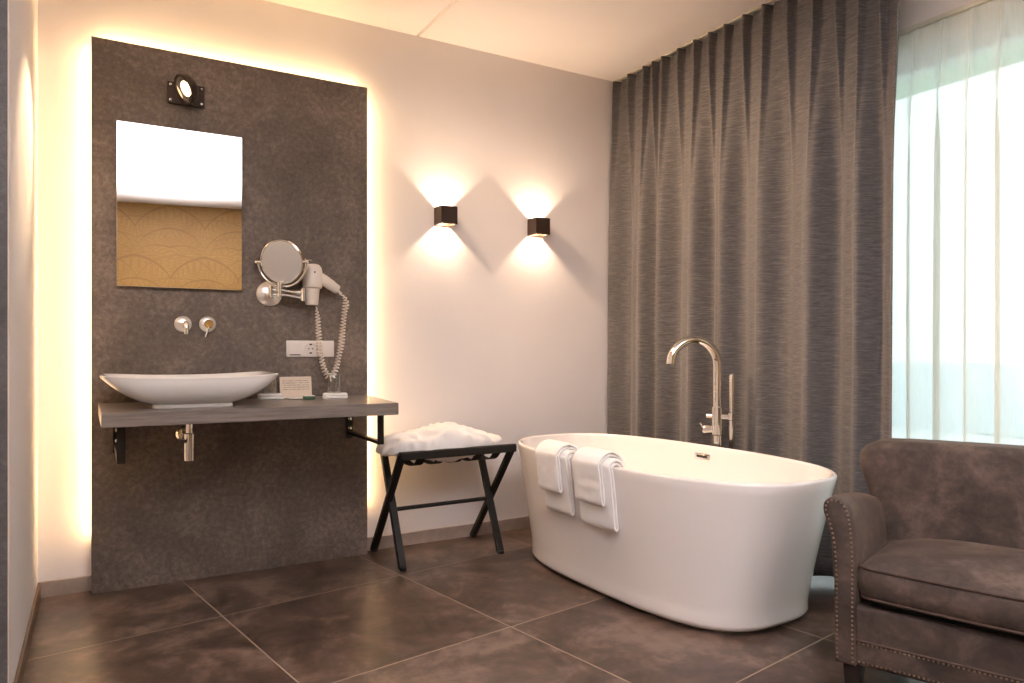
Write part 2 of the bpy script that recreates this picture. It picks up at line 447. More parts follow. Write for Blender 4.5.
# ------------------------------------------------------------------ spotlight above the mirror
sp = thing('wall_spotlight', 'bronze swivel spotlight on a screwed plate above the wall mirror', 'spotlight', (.373, PF, 2.307))
chld('mounting_plate', box(.293, .454, PF-.022, PF-.0005, 2.257, 2.358, .003), M['bronze'], sp)
for x in (.306, .441):
    for z in (2.272, 2.343):
        chld('screw', lathe([(.0065, 0), (.0065, .002), (.004, .004)], aim((x, PF-.022, z), (0, -1, 0)), 12), M['steel'], sp)
sd = Vector((-.80, -.27, -.42)).normalized(); sc0 = Vector((.372, PF-.098, 2.312))
br = chld('swivel_bracket', tube([(.372, PF-.02, 2.307), (.372, PF-.045, 2.307), tuple(sc0-sd*.028)], .011), M['bronze'], sp)
hd = chld('lamp_head', lathe([(.022, -.030), (.046, -.024), (.064, -.008), (.068, .006), (.068, .022), (.064, .026), (.060, .023), (.057, .012), (.050, .010)], aim(sc0, sd), 40), M['bronze'], sp)
chld('reflector', lathe([(.056, .019), (.036, .011), (.034, .011)], aim(sc0, sd), 40, False, False), M['chrome'], hd)
chld('bulb', lathe([(.035, .008), (.035, .012), (.02, .017), (.004, .018)], aim(sc0, sd), 32), M['bulb_spot'], hd)

# ------------------------------------------------------------------ extending make-up mirror
mk = thing('magnifying_mirror', 'round chrome magnifying mirror on a folding arm right of the wall mirror', 'mirror', (.757, PF, 1.38))
chld('rosette', lathe([(.062, 0), (.062, .006), (.058, .010), (.04, .019), (.02, .026)], aim((.757, PF-.0005, 1.379), (0, -1, 0)), 40), M['satin'], mk)
bm = bmesh.new(); j0 = Vector((.757, PF-.045, 1.385)); j1 = Vector((.905, PF-.085, 1.375)); j2 = Vector((.782, PF-.115, 1.39))
add_tube(bm, [(.757, PF-.01, 1.38), (.757, PF-.045, 1.38)], .009)
add_tube(bm, [(.757, PF-.045, 1.355), (.757, PF-.045, 1.415)], .012)
for dz in (-.012, .012): add_tube(bm, [j0+Vector((0, 0, dz)), j1+Vector((0, 0, dz))], .006)
add_tube(bm, [j1+Vector((0, 0, -.032)), j1+Vector((0, 0, .034))], .012)
for dz in (-.018, .004): add_tube(bm, [j1+Vector((0, 0, dz)), j2+Vector((0, 0, dz))], .006)
add_tube(bm, [j2+Vector((0, 0, -.03)), j2+Vector((0, 0, .042))], .012)
chld('folding_arm', bm, M['chrome'], mk)
mc = Vector((.794, PF-.118, 1.530)); mn = Vector((-1.03, -1.45, -.36)).normalized(); msd = Vector((0, 0, 1)).cross(mn).normalized(); mup = mn.cross(msd)
RM = .108
pts = [mc + (RM+.014)*(math.cos(a)*msd + math.sin(a)*mup) for a in [PI*.98+ (PI*1.06)*k/40 for k in range(41)]]
chld('yoke', tube(pts, .006), M['chrome'], mk)
fr_ = chld('mirror_rim', lathe([(RM-.004, -.008), (RM, -.006), (RM+.003, 0), (RM, .006), (RM-.004, .008), (RM-.006, .006), (RM-.006, -.006)], aim(mc, mn), 64, False, False), M['chrome'], mk)
bm = lathe([(RM-.005, -.003), (RM-.005, .003)], aim(mc, mn), 64); chld('glass', bm, M['mirror'], mk, smooth=False)
for sgn in (1, -1):
    chld('pivot_knob', lathe([(.007, -.012), (.007, .006), (.010, .010), (.010, .020), (.006, .024)], aim(mc+msd*sgn*(RM+.006), msd*sgn), 20), M['chrome'], mk)

# ------------------------------------------------------------------ hair dryer with coiled cord
hdz = thing('hair_dryer', 'cream hair dryer hanging nozzle down on the stone panel with coiled cord', 'hair dryer', (.95, PF, 1.45))
hc = Vector((.955, PF-.075, 1.448))
chld('holder', box(.925, .985, PF-.03, PF-.0005, 1.41, 1.50, .006), M['plastic'], hdz)
bz = aim(hc, (0.03, 0, 1))
chld('motor_housing', lathe([(.012, .086), (.030, .082), (.042, .068), (.047, .048), (.0485, .02), (.049, -.022), (.047, -.034), (.041, -.038), (.036, -.040)][::-1], bz, 40), M['plastic'], hdz)
chld('nozzle', lathe([(.037, -.038), (.0355, -.06), (.031, -.118), (.029, -.122), (.026, -.122), (.026, -.10)][::-1], bz, 36), M['plastic'], hdz)
bm = bmesh.new(); add_tube(bm, catmull([(.975, PF-.078, 1.478), (1.01, PF-.078, 1.456), (1.05, PF-.078, 1.429), (1.078, PF-.078, 1.410), (1.086, PF-.078, 1.405)], 5), [.026]*5+[.027]*6+[.025]*5+[.022]*4+[.015], 20)
hn = chld('handle', bm, M['plastic'], hdz)
chld('strain_relief', tube([(1.084, PF-.078, 1.403), (1.102, PF-.078, 1.385)], .008), M['plastic'], hdz)
bm = bmesh.new(); add_box(bm, .950, .957, PF-.126, PF-.117, 1.484, 1.493, .002); chld('switch', bm, M['slot'], hdz)
chld('hanging_loop', tube([hc+Vector((-.012+.014*math.cos(a), 0, .080+.026*math.sin(a))) for a in [PI*k/10 for k in range(11)]], .003), M['steel'], hdz)
cp = catmull([(1.10, PF-.078, 1.389), (1.128, PF-.072, 1.352), (1.122, PF-.06, 1.28), (1.116, PF-.052, 1.20), (1.110, PF-.05, 1.13), (1.096, PF-.05, 1.06), (1.080, PF-.05, .995), (1.052, PF-.05, .952), (1.026, PF-.05, .985),
              (1.004, PF-.05, 1.06), (.996, PF-.05, 1.13), (.991, PF-.05, 1.20), (.985, PF-.05, 1.27), (.978, PF-.06, 1.32)], 60)
def coil(path, rad, pitch, r):
    fr = frames(path); L = 0; out = []; prev = fr[0][0]; tot = sum((fr[i][0]-fr[i-1][0]).length for i in range(1, len(fr)))
    lens = [0]
    for i in range(1, len(fr)): lens.append(lens[-1]+(fr[i][0]-fr[i-1][0]).length)
    n = int(tot/pitch*12); j = 0
    for k in range(n+1):
        s = tot*k/n
        while j < len(lens)-2 and lens[j+1] < s: j += 1
        f = min(1, (s-lens[j])/max(1e-9, lens[j+1]-lens[j])); p = fr[j][0].lerp(fr[j+1][0], f); N, B = fr[j][2], fr[j][3]
        e = min(1, s/.06, (tot-s)/.06); a = 2*PI*s/pitch
        rr = rad*e*(1+.12*math.sin(s*31)); out.append(p+N*rr*math.cos(a)+B*rr*math.sin(a))
    bm = bmesh.new(); add_tube(bm, out, r, 6); return bm
chld('coiled_cord', coil(cp, .0135, .0165, .0036), M['plastic'], hdz)

# ------------------------------------------------------------------ socket strip
so = thing('socket_plate', 'white socket and switch plate on the stone panel behind the coiled cord', 'socket', (.962, PF, 1.103))
chld('plate', box(.840, 1.084, PF-.010, PF-.0005, 1.062, 1.146, .003), M['socket'], so)
chld('rocker', box(.850, .913, PF-.016, PF-.009, 1.071, 1.137, .003), M['socket'], so)
chld('rocker_gap', box(.855, .908, PF-.0165, PF-.0155, 1.0715, 1.0755), M['slot'], so, smooth=False)
skt = chld('outlet', lathe([(.033, 0), (.033, .003), (.028, .004), (.024, .001), (.023, .0005)], aim((.962, PF-.009, 1.104), (0, -1, 0)), 36), M['socket'], so)
bm = bmesh.new()
for dx, dz in ((-.010, 0), (.010, 0)): add_lathe(bm, [(.0035, 0), (.0035, .0012)], aim((.962+dx, PF-.0098, 1.104+dz), (0, -1, 0)), 12)
for dz in (-.022, .022): add_box(bm, .956, .968, PF-.0135, PF-.0115, 1.104+dz-.0035, 1.104+dz+.0035)
chld('contact_hole', bm, M['slot'], skt, smooth=False)
chld('rocker', box(1.012, 1.074, PF-.014, PF-.009, 1.071, 1.137, .003), M['socket'], so)

# ------------------------------------------------------------------ wall spout and lever
wsx = thing('wall_spout', 'chrome wall spout with round rosette over the basin, left of the lever tap', 'faucet', (.361, PF, 1.221))
chld('rosette', lathe([(.038, 0), (.038, .005), (.034, .009), (.012, .017)], aim((.361, PF-.0005, 1.221), (0, -1, 0)), 36), M['satin'], wsx)
chld('spout', tube(catmull([(.361, PF-.01, 1.221), (.361, PF-.06, 1.221), (.361, PF-.115, 1.221), (.361, PF-.14, 1.217), (.361, PF-.148, 1.2), (.361, PF-.149, 1.170)], 6), [.011]*20+[.0115]*11), M['chrome'], wsx)
wm = thing('lever_tap', 'chrome single lever tap on the stone panel, right of the wall spout', 'faucet', (.470, PF, 1.222))
chld('rosette', lathe([(.038, 0), (.038, .005), (.034, .009), (.02, .014)], aim((.470, PF+.001, 1.222), (0, -1, 0)), 36), M['satin'], wm)
chld('valve_body', lathe([(.021, 0), (.021, .04), (.018, .044)], aim((.470, PF-.01, 1.222), (0, -1, 0)), 28), M['chrome'], wm)
chld('lever', tube([(.470, PF-.048, 1.21), (.462, PF-.056, 1.185), (.452, PF-.066, 1.158)], [.005, .0048, .0042]), M['chrome'], wm)

# ------------------------------------------------------------------ shelf worktop with brackets
CZ0, CZ1 = .803, .857
ct = thing('vanity_worktop', 'thick taupe wood grain worktop fixed across the stone panel under the basin', 'worktop', (.627, PF, CZ0))
plan = [(.012, PF-.0005), (.020, -.690), (1.197, -.715), (1.263, PF-.0005)]
bm = bmesh.new(); add_loft(bm, [[Vector((x, y, z)) for x, y in plan] for z in (CZ0, CZ1)])
bmesh.ops.bevel(bm, geom=bm.edges[:], offset=.0025, segments=2, affect='EDGES')
chld('board', bm, M['counter'], ct)
for x in (.088, 1.168):
    bm = bmesh.new(); yf = -.556 if x > 1 else -.60; z0 = .66
    beam(bm, (x, PF-.003, .795), (x, yf, .795), .03, .014); beam(bm, (x, PF-.003, z0), (x, yf, z0), .03, .016); beam(bm, (x, yf, z0-.008), (x, yf, .802), .03, .014, (0, 1, 0))
    add_box(bm, x-.017, x+.017, PF-.008, PF-.0005, z0-.03, .801)
    b_ = chld('bracket', bm, M['black_metal'], ct)
    for z in (.685, .735):
        chld('screw', lathe([(.011, 0), (.011, .006), (.006, .009)], aim((x, PF-.008, z), (0, -1, 0)), 14), M['steel'], b_)

# ------------------------------------------------------------------ wash basin
bs = thing('wash_basin', 'wide white boat-shaped porcelain basin sitting on the taupe worktop', 'basin', (.362, -.385, CZ1))
def basin():
    bm = bmesh.new(); N = 120; A, B = .345, .225; rings = []
    def ring(a, b, z, n, lift=0):
        out = []
        for p in superel(a, b, n, N):
            p.z = z + lift*((abs(p.x)/A)**2.2*.9 + (abs(p.x)/A)**2*(abs(p.y)/B)**2*.25); out.append(p)
        return out
    h = .119
    rings.append(ring(.158, .138, 0, 9)); rings.append(ring(.160, .140, .003, 9)); rings.append(ring(.157, .138, .014, 9)); rings.append(ring(.166, .146, .0165, 8))
    for k in range(1, 15):
        t = k/14; e = t**.62 if False else math.sin(t*PI/2)**.9
        rings.append(ring(.166+(A-.166)*(t*.75+e*.25), .146+(B-.146)*(e), .0165+(h-.0165)*(t**1.22), 8-2*t, .012*t**2))
    rings.append(ring(A+.0015, B+.0015, h+.004, 6, .012)); rings.append(ring(A-.001, B-.001, h+.008, 6, .012)); rings.append(ring(A-.012, B-.012, h+.0075, 6, .012)); rings.append(ring(A-.018, B-.018, h+.002, 6, .011))
    for k in range(1, 11):
        t = 1-k/10
        rings.append(ring(.11+(A-.022-.11)*(t**.72), .085+(B-.022-.085)*(t**.7), .034+(h-.036)*(t**1.3), 6-2.5*(1-t), .011*t**2))
    add_loft(bm, rings); return bm
obj('bowl', basin(), M['porcelain'], bs, angle=50)
obj('drain', lathe([(.03, .0345), (.03, .038), (.024, .040), (.01, .0405)], None, 28), M['chrome'], bs)

tr = thing('bottle_trap', 'chrome bottle trap pipe hanging under the worktop below the basin', 'drain pipe', (.366, PF, .6))
chld('trap_cup', lathe([(.021, .600), (.0235, .603), (.0235, .722), (.020, .726), (.0165, .727)], Matrix.Translation((.366, -.29, 0)), 32), M['chrome'], tr)
chld('tailpipe', lathe([(.0155, .726), (.0155, CZ0-.0005)], Matrix.Translation((.366, -.29, 0)), 28), M['chrome'], tr)
chld('outlet_pipe', tube([(.366, -.275, .70), (.366, PF-.004, .70)], .0145, 20), M['chrome'], tr)
chld('rosette', lathe([(.036, 0), (.036, .004), (.028, .012), (.016, .014)], aim((.366, PF-.0005, .70), (0, -1, 0)), 32), M['chrome'], tr)

# ------------------------------------------------------------------ things on the worktop
def folded_cloth(x, y, rz, label):
    o = thing('folded_cloth', label, 'cloth', (x, y, CZ1), rz, 'folded cloths on the worktop')
    for k, (w_, d_, z) in enumerate(((.062, .046, .0), (.060, .045, .0125))):
        bm = bmesh.new(); N = 56; rings = []
        for dz, ins in ((.0005, .004), (.002, .0008), (.006, 0), (.010, .001), (.0122, .005), (.0126, .02)):
            ring = superel(w_-ins, d_-ins, 7, N)
            for p in ring: p.z = z+dz+.0012*noise.noise(Vector((p.x*40, p.y*40, k*3)))+ (.002*math.cos(p.x*20) if dz > .01 else 0)
            rings.append(ring)
        add_loft(bm, rings); obj('fold', bm, M['cloth'], o, angle=60)
    return o
def tumbler(x, y, z, label):
    o = thing('tumbler', label, 'glass', (x, y, z), 0, 'upturned tumblers on folded cloths')
    bm = lathe([(.033, .0), (.0335, .001), (.028, .088), (.026, .092), (.0, .0925)][:4], None, 32, False, True)
    obj('glass_wall', bm, M['tumbler'], o)
    obj('rim', lathe([(.0322, .0), (.0345, .0), (.0345, .003), (.0322, .003), (.0322, .0)], None, 32, False, False), M['tumbler'], o)
    return o
folded_cloth(.745, -.165, R(-8), 'folded white cloth on the worktop tucked beside the basin end')
tumbler(.742, -.158, CZ1+.0282, 'clear upturned tumbler on the folded cloth beside the basin end')
folded_cloth(1.035, -.265, R(-14), 'folded white cloth on the worktop below the hanging coiled cord')
tumbler(1.032, -.255, CZ1+.0282, 'clear upturned tumbler on the folded cloth below the coiled cord')
cdx = thing('information_card', 'small cream printed card standing upright on the worktop against the stone panel', 'card', (.871, -.155, CZ1), R(0))
bm = box(-.078, .078, -.001, .001, .0008, .108); bm.transform(Matrix.Rotation(R(-10), 4, 'X')); obj('card_sheet', bm, M['card'], cdx, smooth=False)
bm = bmesh.new(); beam(bm, (0, .016, .09), (0, .055, .0015), .04, .0015, (0, 0, 1), .0003); obj('easel_back', bm, M['soap'], cdx, smooth=False)
s1 = thing('soap_bar', 'small pale wrapped soap lying flat in front of the printed card', 'soap', (.842, -.25, CZ1), R(-4))
bm = bmesh.new(); add_loft(bm, [superel(.036-i, .018-i, 3, 40, 0, 0, z) for i, z in ((.006, .0005), (.001, .003), (0, .006), (.001, .010), (.006, .012))]); obj('wrapper', bm, M['soap'], s1)
s2 = thing('soap_box', 'small green wrapped soap in front of the printed card, near its right corner', 'soap', (.905, -.27, CZ1), R(-4))
obj('wrapper', box(-.026, .026, -.016, .016, .0005, .019, .003), M['green'], s2)
obj('label_band', box(-.0263, .0263, -.0163, .0163, .014, .0195, .002), M['soap'], s2)

# ------------------------------------------------------------------ cube wall lights
def sconce(x, z, label):
    s_ = thing('wall_light', label, 'wall light', (x, 0, z), 0, 'cube wall lights on the back wall')
    a = .0505; bm = bmesh.new()
    bmesh.ops.create_cube(bm, size=1, matrix=Matrix.Translation((0, -a-.0005, 0)) @ Matrix.Diagonal((2*a, 2*a, 2*a, 1)))
    for sg in (1, -1):
        f = [f for f in bm.faces if f.normal.z*sg > .9 and abs(f.calc_center_median().z) > a*.9][0]
        bmesh.ops.inset_region(bm, faces=[f], thickness=.0125)
        r = bmesh.ops.extrude_discrete_faces(bm, faces=[f]); f = r['faces'][0]
        bmesh.ops.translate(bm, verts=f.verts[:], vec=(0, 0, -sg*.046))
    obj('housing', bm, M['bronze'], s_, smooth=False)
    for sg in (1, -1):
        obj('lens', lathe([(.026, 0), (.026, .002), (.02, .003)], aim((0, -a, sg*(a-.0455)), (0, 0, sg)), 24), M['bulb'], s_)
        l = bpy.data.lights.new('wall_light_lamp', 'POINT'); l.energy = 4.6 if sg > 0 else 4.2; l.color = WARM2; l.shadow_soft_size = .006
        lo = bpy.data.objects.new('wall_light_lamp', l); COL.objects.link(lo); lo.parent = s_; lo.location = (0, -a, sg*(a-.0405))
sconce(1.738, 1.864, 'black cube wall light glowing up and down, nearer the stone panel')
sconce(2.366, 1.854, 'black cube wall light glowing up and down, nearer the grey curtain')

# ------------------------------------------------------------------ luggage rack and robe
rk = thing('luggage_rack', 'black folding luggage rack with crossed wooden legs beside the bathtub', 'luggage rack', (1.63, -.235, 0))
ZT = .57
fa = dict(ft=[(1.318, -.45), (1.952, -.45)], ff=[(1.318, -.03), (1.925, -.03)])     # frame that carries the front rail
fb = dict(ft=[(1.348, -.085), (1.925, -.085)], ff=[(1.325, -.435), (1.893, -.415)])
def leg(a, b):
    return chld('leg', beam_bm((a[0], a[1], ZT+.01), (b[0], b[1], 0.012), .026, .038, (1, 0, 0), .004), M['black_wood'], rk)
for F in (fa, fb):
    for t_, f_ in zip(F['ft'], F['ff']):
        lg = leg(t_, f_)
        chld('foot_cap', box(f_[0]-.014, f_[0]+.014, f_[1]-.02, f_[1]+.02, .0003, .016, .004), M['black_wood'], lg)
for F, y in ((fa, -.45), (fb, -.085)):
    chld('top_rail', beam_bm((F['ft'][0][0]-.012, y, ZT), (F['ft'][1][0]+.012, y, ZT), (.03), .042, (0, 0, 1), .005), M['black_wood'], rk)
def at_(F, k, z):
    a, b = F['ft'][k], F['ff'][k]; t = (ZT-z)/ZT; return (a[0]+(b[0]-a[0])*t, a[1]+(b[1]-a[1])*t, z)
chld('stretcher', tube([at_(fb, 0, .27), at_(fb, 1, .27)], .011, 14), M['black_wood'], rk)
for x in (1.44, 1.55, 1.66, 1.77, 1.88):
    path = [(x, -.45, ZT+.019), (x, -.43, ZT+.008), (x, -.36, ZT-.06), (x, -.27, ZT-.075), (x, -.18, ZT-.06), (x, -.11, ZT+.008), (x, -.085, ZT+.019)]
    P_ = catmull(path, 5); bm = bmesh.new(); rings = []
    for p in P_: rings.append([p+Vector((-.025, 0, -.001)), p+Vector((.025, 0, -.001)), p+Vector((.025, 0, .001)), p+Vector((-.025, 0, .001))])
    add_loft(bm, rings); chld('strap', bm, M['webbing'], rk)

def robe():
    bm = bmesh.new(); NU, NV = 150, 60; rings = []
    for j in range(NV+1):
        v = j/NV; ph = -PI/2+PI*v; ring = []
        for i in range(NU):
            th = 2*PI*i/NU; c_, s_ = math.cos(th), math.sin(th)
            cp_, sp_ = math.cos(ph), math.sin(ph)
            sx = math.copysign(abs(c_)**.75, c_)*max(0, cp_)**.55; sy = math.copysign(abs(s_)**.75, s_)*max(0, cp_)**.55
            x = .325*sx; y = .166*sy
            up = max(0, sp_)**.7; dn = max(0, -sp_)**.7
            hump = .064+.022*math.exp(-((x-.05)/.13)**2)+.010*math.sin(x*19+.8)-.035*max(0, (x-.15)/.2)-.012*max(0, (-x-.1)/.2)
            z = up*hump - dn*(.085-.05*(abs(x)/.3))
            p = Vector((x, y, z))
            w1 = noise.noise(Vector((x*9+y*5, y*16, z*8))); w2 = noise.noise(Vector((x*22-y*14, y*30+3, z*20)))
            rid = 1-abs(noise.noise(Vector((x*13+y*12, y*13-x*6, 4.2))))*2.6
            k = (.35+.65*max(0, cp_)) if sp_ < 0 else 1
            d = Vector((c_*cp_, s_*cp_, sp_ if sp_ > 0 else sp_*.4))
            p += d*k*(.019*w1+.007*w2+.017*max(-.2, rid))
            if x < -.26: p.z -= .35*(-x-.26)
            ring.append(p)
        rings.append(ring)
    add_loft(bm, rings); return bm
rb = obj('bathrobe', robe(), M['terry'], None, angle=180); rb.location = (1.605, -.27, ZT+.022); rb.rotation_euler = (0, R(0), R(-1))
tag(rb, 'crumpled white bathrobe heaped on the black luggage rack', 'bathrobe')

# ------------------------------------------------------------------ bathtub
TC = (2.311, -1.166); TR = R(2.0); TA, TB, TN, TZ = .433, .878, 2.66, .607
tub = thing('bathtub', 'white freestanding oval bathtub standing in front of the grey curtain', 'bathtub', (*TC, 0), TR)
def tub_out(t):      # outer wall: height fraction -> half axes and exponent
    e = t**1.15
    return (.373+(TA-.373)*e, .732+(TB-.732)*e, 3.1-(3.1-TN)*t)
def tub_mesh():
    bm = bmesh.new(); N = 144; rings = []
    a0, b0, n0 = tub_out(0)
    rings.append(superel(a0-.045, b0-.045, n0, N, z=.0005)); rings.append(superel(a0-.045, b0-.045, n0, N, z=.010))
    for k in range(7):
        an = PI/2*k/6; rings.append(superel(a0-.025+.025*math.sin(an)+.004*k/6, b0-.025+.025*math.sin(an)+.006*k/6, n0, N, z=.012+.028*(1-math.cos(an))))
    for k in range(1, 17):
        t = k/16; z = .04+(TZ-.012-.04)*t; a_, b_, n_ = tub_out(t); rings.append(superel(a_, b_, n_, N, z=z))
    for k in range(1, 9):      # rolled rim
        an = PI*k/8; c_ = .011
        rings.append(superel(TA-c_+c_*math.cos(an), TB-c_+c_*math.cos(an), TN, N, z=TZ-.012+.012*math.sin(an)))
    for k in range(1, 15):
        t = k/14; e = t**1.5
        z = TZ-.012-(TZ-.012-.16)*t
        rings.append(superel(TA-.022-.085*e, TB-.022-.20*e, TN+.5*t, N, z=z))
    for k in range(1, 8):
        an = PI/2*k/7
        rings.append(superel(TA-.107-.07*math.sin(an), TB-.222-.09*math.sin(an), TN+.5, N, z=.16-.05*(1-math.cos(an))))
    rings.append(superel(.05, .09, 2, N, z=.105))
    add_loft(bm, rings); return bm
obj('shell', tub_mesh(), M['acrylic'], tub, angle=60)
# overflow slot on the far inner wall
oz = .548; oyy = .07; oa = TA-.022-.085*((TZ-.012-oz)/(TZ-.172))**1.5
ov = thing_over = obj('overflow', box(oa-.004, oa+.006, oyy-.052, oyy+.052, oz-.016, oz+.016, .005), M['chrome'], tub)
obj('overflow_slot', box(oa-.0052, oa-.0035, oyy-.036, oyy+.036, oz-.006, oz+.006, .0008), M['slot'], ov)
obj('drain', lathe([(.035, .1052), (.035, .110), (.028, .113), (.01, .1135)], None, 28), M['chrome'], tub)

# ------------------------------------------------------------------ towels folded over the rim
def tub_frame(yl, z):
    """point and outward direction on the left side of the tub (local y, height), room coordinates"""
    t = max(0, min(1, (z-.04)/(TZ-.052))); a_, b_, n_ = tub_out(t)
    x = -a_*(max(0, 1-abs(yl/b_)**n_))**(1/n_)
    return x
def towel(name, yl, width, zin, zout, off, thick, label, group, seed, yaw=0):
    """off: gap from the porcelain; a folded sheet whose lower end turns back on itself"""
    o = thing(name, label, 'towel', (0, 0, 0), 0, group)
    ys = [yl-width/2, yl, yl+width/2]
    xr = tub_frame(yl, TZ)
    slope = (tub_frame(yl+.08, TZ)-tub_frame(yl-.08, TZ))/.16
    xt = lambda z: tub_frame(yl, z)
    pth = []
    lay = thick*1.08
    def side(o_, z0, z1, n, inner=False):
        for k in range(n):
            z = z0+(z1-z0)*k/(n-1)
            yield (xr+.024+o_*.9+ .02*((TZ-z)/.3) if inner else xt(min(z, TZ-.012))-o_, z)
    o1 = off+thick/2; o2 = o1+lay
    P = []
    P += list(side(o1, zin, TZ-.02, 4, True))
    cx_ = xr+.011
    for an in range(15, 166, 15): P.append((cx_+(.016+o1)*math.cos(R(an)), TZ-.012+(.013+o1)*math.sin(R(an))))
    P += list(side(o1, TZ-.03, zout+.012, 7))
    xb = xt(zout)
    P.append((xb-(o1+o2)/2, zout))
    P += list(side(o2, zout+.012, TZ-.03, 7))
    for an in range(165, 14, -15): P.append((cx_+(.016+o2)*math.cos(R(an)), TZ-.012+(.013+o2)*math.sin(R(an))))
    P += list(side(o2, TZ-.02, zin+.03, 4, True))
    P2 = [Vector((x, 0, z)) for x, z in P]
    P2 = catmull(P2, 4)
    bm = bmesh.new(); rings = []; n = len(P2); W = 14; ht = thick/2*.96
    for i, p in enumerate(P2):
        a = P2[max(0, i-1)]; b = P2[min(n-1, i+1)]; T = (b-a).normalized(); Nn = Vector((-T.z, 0, T.x))
        ring = []
        for s in range(W+1):
            u = -1+2*s/W; e = min(1, (1-abs(u))*9+.45)
            yy = u*width/2*(1+.012*noise.noise(Vector((i*.11, u*2, seed)))); q = p+Nn*ht*e; wob = .0025*noise.noise(Vector((yy*22, i*.16, seed)))
            ring.append(Vector((q.x+slope*yy*1.0+wob, yl+yy, q.z)))
        for s in range(W, -1, -1):
            u = -1+2*s/W; e = min(1, (1-abs(u))*9+.45)
            yy = u*width/2*(1+.012*noise.noise(Vector((i*.11, u*2, seed)))); q = p-Nn*ht*e; wob = .0025*noise.noise(Vector((yy*22, i*.16, seed)))
            ring.append(Vector((q.x+slope*yy*1.0+wob, yl+yy, q.z)))
        rings.append(ring)
    add_loft(bm, rings)
    o.location = (*TC, 0); o.rotation_euler = (0, 0, TR)
    base = Vector((xr-.02, yl, TZ)); 
    rot = Matrix.Translation(base) @ Matrix.Rotation(R(yaw), 4, 'X') @ Matrix.Translation(-base)
    bm.transform(rot)
    obj('folded_layers', bm, M['terry'], o, angle=70)
    return o
towel('bath_towel', .178, .215, .50, .345, .001, .015, 'white folded bath towel on the tub rim nearer the rack, under a hand towel', 'bath towels on the tub rim', 1)
towel('hand_towel', .196, .178, .54, .445, .034, .013, 'white hand towel laid over the bath towel nearer the luggage rack', 'hand towels on the tub rim', 2)
towel('bath_towel', -.115, .225, .50, .335, .001, .015, 'white folded bath towel on the tub rim farther from the rack, under a hand towel', 'bath towels on the tub rim', 3)
towel('hand_towel', -.104, .18, .54, .440, .034, .013, 'white hand towel laid over the bath towel farther from the luggage rack', 'hand towels on the tub rim', 4)

# ------------------------------------------------------------------ freestanding bath tap
FX, FY = 2.800, -1.107
ft = thing('bath_tap', 'tall chrome freestanding gooseneck bath tap between the bathtub and the curtain', 'faucet', (FX, FY, 0))
chld('floor_flange', lathe([(.05, .0005), (.05, .008), (.042, .014), (.022, .016)], Matrix.Translation((FX, FY, 0)), 36), M['chrome'], ft)
chld('riser', tube([(FX, FY, .014), (FX, FY, .66)], .022, 24), M['chrome'], ft)
d_ = Vector((-.93, .36, 0)).normalized(); Rg = .128
arc = [(FX, FY, .80), (FX, FY, .9), (FX, FY, 1.0)] + [tuple(Vector((FX, FY, 1.02)) + d_*Rg*(1-math.cos(a)) + Vector((0, 0, Rg*math.sin(a)))) for a in [PI*k/20 for k in range(0, 19)]]
arc.append(tuple(Vector(arc[-1]) + d_*.004 + Vector((0, 0, -.035))))
chld('gooseneck_spout', tube(arc, [.0235]*(len(arc)-3)+[.0245]*3, 24), M['chrome'], ft)
bm = bmesh.new(); add_lathe(bm, [(.026, .655), (.030, .66), (.030, .80), (.025, .806)], Matrix.Translation((FX, FY, 0)), 32)
add_tube(bm, [(FX, FY, .752), Vector((FX, FY, .752))+Vector((.03, -.075, 0))], .017, 20); add_tube(bm, [(FX, FY, .752), Vector((FX, FY, .752))+Vector((-.02, .055, 0))], .013, 20)
chld('mixer_body', bm, M['chrome'], ft)
kb = Vector((FX-.02, FY+.045, .682)); chld('control_knob', lathe([(.02, -.04), (.024, -.035), (.026, .02), (.022, .028)], aim(kb, (-.5, .7, 0)), 28), M['chrome'], ft)
chld('lever', tube([kb+Vector((-.012, .018, 0)), kb+Vector((-.03, .03, .035))], [.006, .005]), M['chrome'], ft)
hb = Vector((FX+.028, FY-.07, 0))
hs = chld('hand_shower', lathe([(.011, .575), (.0145, .58), (.0145, .70), (.0145, .955), (.0125, .972), (.007, .976)], Matrix.Translation(hb), 24), M['chrome'], ft)
chld('shower_holder', lathe([(.014, .735), (.021, .74), (.021, .775), (.014, .78)], Matrix.Translation(hb), 24), M['chrome'], ft)
chld('hose', tube(catmull([hb+Vector((0, 0, .58)), hb+Vector((.0, -.008, .45)), hb+Vector((-.005, -.01, .27)), (FX+.012, FY-.05, .2), (FX+.005, FY-.03, .3), (FX, FY-.024, .5), (FX, FY-.02, .66)], 10), .006, 10), M['steel'], ft)

